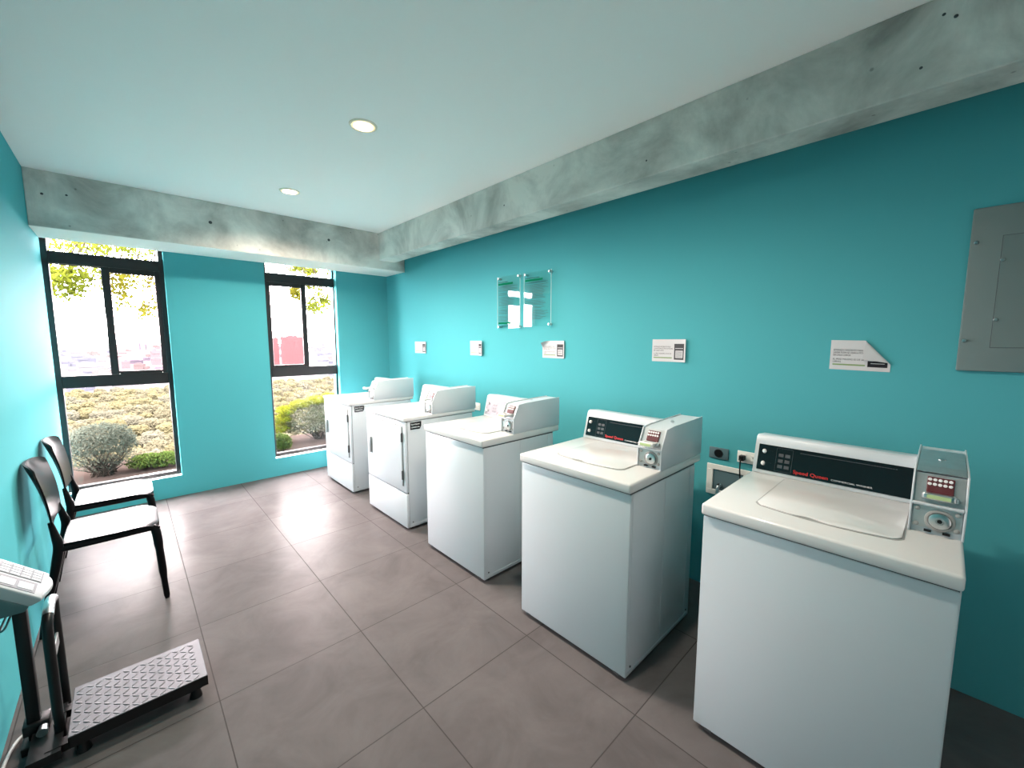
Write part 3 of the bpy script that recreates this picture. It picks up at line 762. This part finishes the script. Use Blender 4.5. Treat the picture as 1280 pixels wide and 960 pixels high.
pole = obj('pole', S_(bx(-.356, -.322, 2.163, 2.197, .012, .635, bev=.004)), M_BLACK, t, smooth=True)
obj('clamp', S_(bx(-.366, -.300, 2.150, 2.210, .055, .095, bev=.004)), M_BLACK, pole, smooth=True)
obj('clamp_knob', S_(cyl(BM(), (-.315, 2.145, .075), (-.315, 2.110, .075), .012, .015, 14)), M_CHROME, pole, smooth=True)
obj('pole_base', S_(bx(-.372, -.290, 2.130, 2.230, .0, .03, bev=.003)), M_BLACK, pole)
# indicator head: a wedge sloping down towards the platform
tip, sl = Vector((-.262, 0, .618)), Vector((-.735, 0, .678))
prof = [(-.262, .618), (-.405, .750), (-.412, .745), (-.412, .603), (-.285, .600), (-.262, .608)]
hd = obj('indicator_head', S_(prism(BM(), prof, 'y', 2.0, 2.20, bev=.004)), M_SCALEW, t, smooth=True)
obj('housing_base', S_(prism(BM(), [(-.290, .602), (-.400, .700), (-.411, .690), (-.411, .588), (-.30, .588)], 'y', 1.997, 2.203, bev=.002)), M_SCALET, hd, smooth=True)
obj('rounded_front', S_(prism(BM(), [(p[0], p[1]) for p in [(-.268, .6)] + [(-.268+.022*math.sin(math.pi*k/12), 2.0+.2*k/12) for k in range(13)]][1:], 'z', .604, .616, bev=.003)), M_SCALEW, hd, smooth=True)
F = basis((-.262, 2.0, .618), (0, 1, 0), (-.735, 0, .678))       # x along the head, y up the slope, z out
def face(nm, q, mat, z0=0, z1=.0012, bev=0): return obj(nm, S_(merge(BM(), bx(q[0], q[1], q[2], q[3], z0, z1, bev=bev, seg=1), F)), mat, hd)
face('display_film', (.016, .090, .022, .185), M_KEY)
for k in range(3): face('display_window', (.028, .074, .030+.050*k, .072+.050*k), M_SCALEW, .001, .0022, .0008)
face('keypad_film', (.104, .188, .014, .140), M_KEY)
for i in range(4):
    for j in range(4): face('key', (.108+.020*i, .1245+.020*i, .018+.030*j, .044+.030*j), M_SCALEW, .001, .0022, .0008)
face('keypad_label', (.104, .188, .150, .178), M_KEY)
obj('sensor_cable', S_(tube(BM(), smooth_path([(-.33, 2.05, .590), (-.345, 2.01, .55), (-.36, 2.03, .535), (-.35, 2.10, .56), (-.335, 2.15, .585)], 6), .003, 8)), M_SCALET, hd, smooth=True)
cb = obj('power_cable', tube(BM(), smooth_path([(-.345, 2.245, .012), (-.385, 2.24, .008), (-.405, 2.17, .007), (-.412, 2.05, .007), (-.410, 1.85, .007), (-.405, 1.5, .007)], 8), .0055, 8), M_CABLEW, smooth=True)
tag(cb, 'white cable lying on the floor along the left wall by the scale', 'cable')

# ------------------------------------------------------------------ outdoors
struct('planting_bed', bx(-6, 9, FW+T, 6.15, -1.5, .15), M_SOIL, 'reddish brown planting soil outside the windows')
bm = BM()
pts = [(6.15, -2.5), (30, -14), (95, -23), (300, -25), (3600, -25), (3600, -30), (6.15, -30)]
for p, q in zip(pts[:4], pts[1:5]):
    s = 14
    a = [bm.verts.new((-.5*p[0]-60, p[0], p[1])), bm.verts.new((1.2*p[0]+60, p[0], p[1])), bm.verts.new((1.2*q[0]+60, q[0], q[1])), bm.verts.new((-.5*q[0]-60, q[0], q[1]))]
    bm.faces.new(a).material_index = 1 if p[0] > 200 else 0
bmesh.ops.remove_doubles(bm, verts=bm.verts, dist=.01)
struct('terrain', bm, [M_HILL, pbr('hazed_town_ground', oc(.33, .32, .345), .95, spec=0, var=.15, vscale=.02)], 'dry hillside and plain far below the windows')  # far ground: haze put into its lavender-grey colour
def leaf_cloud(bm, c, rad, n, size, r, shell=.55, flat=1.0, mi=0, under=-1.0):
    c = Vector(c)
    k = 0
    while k < n:
        d = Vector((r.gauss(0, 1), r.gauss(0, 1), r.gauss(0, 1))).normalized()
        if d.z < under: continue
        q = shell+(1-shell)*r.random()**.5
        lump = 1+.14*noise.noise(d*3.1+c*2)
        p = c+Vector((d.x*rad[0], d.y*rad[1], d.z*rad[2]))*q*lump
        nrm = (d*.7+Vector((r.uniform(-1, 1), r.uniform(-1, 1), r.uniform(-.4, 1)))).normalized()
        a = nrm.orthogonal().normalized(); a = (Matrix.Rotation(r.uniform(0, 6.28), 3, nrm) @ a); b = nrm.cross(a)
        s = size*r.uniform(.65, 1.3); wd = s*.42
        vs = [bm.verts.new(p-a*s*.5), bm.verts.new(p+b*wd*.5+nrm*s*.06), bm.verts.new(p+a*s*.5), bm.verts.new(p-b*wd*.5+nrm*s*.06)]
        f = bm.faces.new(vs); f.material_index = mi
        k += 1
    return bm
def twigs(bm, base, spots, r0, rr, spread=.04):
    for s in spots:
        m = Vector(base).lerp(Vector(s), .5)+Vector((rr.uniform(-.05, .05), rr.uniform(-.05, .05), rr.uniform(-.02, .06)))
        b = Vector(base)+Vector((rr.uniform(-spread, spread), rr.uniform(-spread, spread), 0))
        p = smooth_path([b, m, s], 4)
        tube(bm, p, [r0*(1-.75*i/(len(p)-1)) for i in range(len(p))], 6)
    return bm
r = random.Random(11)
# round grey-green shrub in the first window
base = Vector((-.245, 5.62, .15)); C0 = Vector((-.245, 5.66, .445))
t = thing('round_shrub', 'round grey-green shrub with bare lower twigs outside the window behind the chairs', 'shrub', base)
bm = leaf_cloud(BM(), C0-base, (.270, .26, .215), 5200, .026, r, .6, under=-.25)
leaf_cloud(bm, C0-base+Vector((0, 0, -.08)), (.262, .25, .19), 3000, .021, r, .35)
obj('foliage', bm, M_BUSHG, t)
sp = [Vector((r.uniform(-.25, .25), r.uniform(-.22, .2), r.uniform(.08, .36))) for _ in range(80)]
obj('stems', twigs(BM(), (0, 0, -.01), sp, .0055, r, .10), M_STEM, t)
# low groundcover right of it
for i, (px, dy, w, lab) in enumerate(((182, 5.62, .15, 'low fresh green plant directly beside the round shrub'), (207, 5.58, .15, 'low fresh green plant at the lower right corner of the chair-side window'))):
    c = at(px, 580, dy); c.z = .15
    t = thing('ground_plant', lab, 'plant', c, group='low green plants outside the window')
    obj('foliage', leaf_cloud(BM(), (0, 0, .065), (w, .16, .085), 1100, .034, r, .25, under=-.5), M_COVER, t)
    obj('stems', twigs(BM(), (0, 0, -.005), [Vector((r.uniform(-.1, .1), r.uniform(-.1, .1), .10)) for _ in range(12)], .004, r), M_STEM, t)
# hedge bush in the second window
base = Vector((1.70, 5.72, .15))
t = thing('hedge_bush', 'bushy hedge with bright yellow-green new growth outside the window by the dryer', 'bush', base)
bm = BM()
leaf_cloud(bm, (.02, .02, .28), (.36, .24, .25), 4200, .030, r, .55, under=-.7, mi=0)
leaf_cloud(bm, (.36, .05, .30), (.34, .24, .26), 3200, .030, r, .55, under=-.7, mi=0)
for cx, cz in ((-.27, .44), (-.10, .50), (.08, .53), (.26, .55), (.42, .56), (-.33, .33), (-.36, .22)):
    leaf_cloud(bm, (cx, -.02, cz), (.12, .16, .060), 620, .032, r, .3, mi=1)
obj('foliage', bm, [M_BUSHM, M_BUSHY], t)
obj('stems', twigs(BM(), (.12, 0, -.01), [Vector((r.uniform(-.25, .6), r.uniform(-.2, .15), r.uniform(.12, .40))) for _ in range(40)], .007, r), M_STEM, t)
c = at(351, 552, 5.36); c.z = .15
t = thing('low_shrub', 'small leafy green shrub at the foot of the hedge bush', 'shrub', c)
obj('foliage', leaf_cloud(BM(), (0, 0, .10), (.12, .10, .12), 1500, .034, r, .3, under=-.6), [M_COVER], t)
obj('stems', twigs(BM(), (0, 0, -.005), [Vector((r.uniform(-.1, .1), r.uniform(-.1, .1), .16)) for _ in range(12)], .004, r), M_STEM, t)
# overhanging tree: trunk behind the wall pier between the windows
tb = Vector((.92, 7.1, .1)); t = thing('overhanging_tree', 'tree with lime green leaves hanging down across the top of both windows', 'tree', Vector((.90, 5.90, .148)))
tb = t.location.copy()
obj('trunk', tube(BM(), smooth_path([Vector((0, 0, -.05)), Vector((.03, .02, 1.2)), Vector((-.02, .05, 2.4)), Vector((.05, .10, 3.6))], 5), [.075-.0025*i for i in range(16)], 10), M_STEM, t, smooth=True)
bm = BM(); bl = BM()
clusters = [(80, 353, 15, 13, 468), (72, 345, 10, 8, 70), (92, 340, 14, 8, 90), (110, 336, 18, 6, 70), (122, 346, 10, 9, 40), (140, 352, 8, 9, 60),
            (150, 350, 10, 14, 130), (152, 372, 7, 12, 80), (165, 346, 12, 7, 50), (178, 352, 12, 9, 45), (192, 350, 9, 9, 45), (191, 378, 8, 9, 70), (180, 386, 7, 6, 45), (184, 395, 8, 3, 20),
            (75, 304, 22, 7, 130), (110, 306, 24, 7, 150), (140, 309, 24, 7, 150), (168, 312, 16, 6, 90), (95, 325, 30, 5, 60), (160, 330, 34, 5, 60),
            (371, 366, 5, 7, 162), (367, 362, 4, 4, 54), (387, 357, 6, 4, 72), (402, 362, 8, 7, 72), (408, 376, 6, 7, 162), (390, 382, 6, 6, 126), (398, 386, 8, 7, 72), (395, 372, 6, 5, 54),
            (372, 335, 12, 4, 126), (388, 338, 7, 4, 162), (411, 340, 4, 4, 54), (385, 347, 30, 4, 72)]
for cx, cy, rx, ry, n in clusters:
    Y = r.uniform(6.2, 6.8); c = at(cx, cy, Y); k = Y/FPX*1.25
    leaf_cloud(bl, c-tb, (rx*k, .22, ry*k), int(n*1.5), .058, r, .1)
    if cy < 330: continue
    top = Vector((c.x+(.92-c.x)*.35, 6.3, max(c.z+.25, 2.95)))
    p = smooth_path([Vector((.92, 6.0, 3.3)), top, c], 5)
    tube(bm, [q-tb for q in p], [.018*(1-.85*i/(len(p)-1)) for i in range(len(p))], 6)
for k in range(26):
    a = 2*math.pi*k/26
    leaf_cloud(bl, (1.5*math.cos(a)*r.uniform(.3, 1), .9*math.sin(a)*r.uniform(.2, 1)+.3, r.uniform(3.0, 4.2)), (.5, .5, .35), 160, .07, r, .2)
obj('branches', bm, M_STEM, t, smooth=True)
obj('foliage', bl, M_TREEL, t)

# wooded slope: trees, each its own object, only where the windows open onto it
def crown_mesh(seed, mat):
    rr = random.Random(seed); bm = BM()
    for k in range(7):
        a = rr.uniform(0, 6.28); q = rr.uniform(0, 1.25)
        M = Matrix.Translation((q*math.cos(a), q*math.sin(a), 3.4+rr.uniform(-.6, 1.5))) @ Matrix.Diagonal((rr.uniform(1.1, 1.6), rr.uniform(1.1, 1.6), rr.uniform(1.0, 1.4), 1))
        res = bmesh.ops.create_icosphere(bm, subdivisions=4, radius=1, matrix=M)
        for v in res['verts']:
            d = (v.co-M.translation)
            v.co = M.translation+d*(1+.30*noise.noise(v.co*1.7+Vector((seed, 0, 0)))+.20*noise.noise(v.co*4.5)+.20*noise.noise(v.co*9))
    me = bpy.data.meshes.new('crown'); bm.to_mesh(me); bm.free(); me.materials.append(mat)
    return me
crowns = [crown_mesh(i, M_WOOD[i % 3]) for i in range(5)]
bm = tube(BM(), [(0, 0, -1), (0, 0, 1.5), (.1, 0, 3.4)], [.28, .22, .12], 6); trunk_me = bpy.data.meshes.new('trunk'); bm.to_mesh(trunk_me); bm.free(); trunk_me.materials.append(M_STEM)
def ground_z(y):
    for p, q in zip(pts[:4], pts[1:5]):
        if p[0] <= y <= q[0]: return p[1]+(q[1]-p[1])*(y-p[0])/(q[0]-p[0])
    return -25
def seen(p, m):
    k = FY/p.y; x = p.x*k; z = CAM_H+(p.z-CAM_H)*k
    return (.10 < z < 2.4) and (W1[0]-m < x < W1[1]+m or W2[0]-m < x < W2[1]+m)
nt_ = 0; yy = 84.0
while yy < 262 and nt_ < 295:
    step = 6.2
    for x in [i*step+step*.5*((int(round((yy-84)/(step*.87)))) % 2) for i in range(int(-.35*yy/step), int(.62*yy/step)+1)]:
        p = Vector((x+r.uniform(-.45, .45), yy+r.uniform(-.45, .45), 0)); p.z = ground_z(p.y)
        s = r.uniform(.88, 1.03)
        if not seen(Vector((p.x, p.y, p.z+4.2*s)), .10): continue
        if nt_ >= 295: break
        t = thing('hillside_tree', 'pale yellow-green tree in the dense wood below the windows', 'tree', p, group='trees of the wooded slope', rz=r.uniform(0, 6.28)); t.scale = (s, s, s*r.uniform(.8, 1.15))
        o = link(bpy.data.objects.new('crown', crowns[r.randrange(5)]), t)
        link(bpy.data.objects.new('trunk', trunk_me), t)
        nt_ += 1
    yy += step*.87
# city on the plain
def building_mesh(i):
    rr = random.Random(i); bm = BM(); h = 1.0
    box(bm, -.5, .5, -.5, .5, -.2, h)
    box(bm, -.47, .47, -.53, -.49, h-.25, h-.1)
    box(bm, rr.uniform(-.4, -.1), rr.uniform(.05, .3), -.3, .2, h, h*1.15)
    if i % 2: box(bm, .5, .95, -.4, .5, -.2, h*.6)
    me = bpy.data.meshes.new('block'); bm.to_mesh(me); bm.free(); me.materials.append(M_CITY[i % 4]); return me
blocks = [building_mesh(i) for i in range(8)]
nb = 0; tries = 0; placed = [(118, 458, 16), (113, 500, 9)]
while nb < 130 and tries < 6000:
    tries += 1
    Y = 290*math.exp(r.random()*2.2); X = Y*r.uniform(-.11, .40)
    w, d, h = r.uniform(6, 15), r.uniform(6, 14), r.choice((3, 4, 4, 5, 6, 8))*(1+.8*(r.random() < .10))
    if not seen(Vector((X, Y, -25+h)), .03): continue
    if abs(X/Y-.27) < .06 and Y < 600 or abs(X/Y+.03) < .06 and Y > 1350: continue
    rad = max(w, d)*.85
    if any(math.hypot(X-a, Y-b) < rad+c for a, b, c in placed): continue
    placed.append((X, Y, rad))
    o = link(bpy.data.objects.new('distant_building', blocks[r.randrange(8)])); o.location = (X, Y, -25); o.scale = (w, d, h); o.rotation_euler.z = r.uniform(-.4, .4)
    tag(o, 'small pale building of the hazy town on the plain', 'building', 'pale buildings of the distant town'); nb += 1
def tower(px0, px1, pytop, Y, label, mat, mat2, name='apartment_tower'):
    a, b = at(px0, pytop, Y), at(px1, pytop, Y)
    w = b.x-a.x; h = a.z+25
    t = thing(name, label, 'tower', ((a.x+b.x)/2, Y+w/2, -25))
    obj('wall', bx(-w/2, w/2, -w/2, -w/2+min(w, 5), -.5, h), mat, t); obj('roof_house', bx(-w*.2, w*.25, -w*.45, -w*.3, h, h+1.0), mat, t)
    bm = BM(); z = h-2.2
    while z > 2:
        for k in range(max(2, int(w/3))):
            x = -w/2+1+k*3.0
            if x+1.5 < w/2: box(bm, x, x+1.5, -w/2-.1, -w/2+.1, z-1.4, z)
        z -= 3
    obj('window_rows', bm, mat2, t)['kind'] = 'stuff'
    return t
tower(352, 378.5, 420.5, 450, 'wide red apartment block seen through the window by the dryer', M_BRICK, M_WINB)
tower(340.5, 348.0, 422.5, 495, 'narrow red apartment block partly hidden by the window frame', M_BRICK, M_WINB)
tower(173, 175, 424, 1500, 'left of two thin hazy towers on the horizon', M_CITY[2], M_CITY[1])
tower(180.5, 182.5, 424.5, 1520, 'right of two thin hazy towers on the horizon', M_CITY[2], M_CITY[1])

# ------------------------------------------------------------------ light
w = bpy.data.worlds.new('sky'); sc.world = w; w.use_nodes = True
nt = w.node_tree; nt.nodes.clear()
bg = N(nt, 'ShaderNodeBackground'); out = N(nt, 'ShaderNodeOutputWorld')
bg.inputs[0].default_value = (1.06, .93, .935, 1); bg.inputs[1].default_value = SKY
nt.links.new(bg.outputs[0], out.inputs[0])
for nm, W in (('window_portal', W1), ('window_portal', W2)):
    l = bpy.data.lights.new(nm, 'AREA'); l.shape = 'RECTANGLE'; l.size = W[1]-W[0]; l.size_y = W[3]-W[2]; l.cycles.is_portal = True
    o = link(bpy.data.objects.new(nm, l)); o.location = ((W[0]+W[1])/2, FW+T+.02, (W[2]+W[3])/2); o.rotation_euler = (R(-90), 0, 0)
for k in range(3):  # the last spot belongs to the added, unseen downlight
    l = bpy.data.lights.new('downlight_lamp', 'SPOT'); l.energy = (92, 92, 40)[k]; l.spot_size = R(157); l.spot_blend = .7; l.shadow_soft_size = .055; l.color = (1, .86, .72)
    o = link(bpy.data.objects.new('downlight_lamp', l)); o.location = (1.047, (2.309, 3.687, .93)[k], CEIL-.012)

vs = sc.view_settings
sc.display_settings.display_device = 'sRGB'
vs.view_transform = 'Standard'; vs.look = 'None'; vs.exposure = 1.54; vs.gamma = 1; vs.use_curve_mapping = False
cy = sc.cycles
cy.max_bounces = 14; cy.diffuse_bounces = 8; cy.glossy_bounces = 6; cy.transparent_max_bounces = 24
cy.sample_clamp_indirect = 8
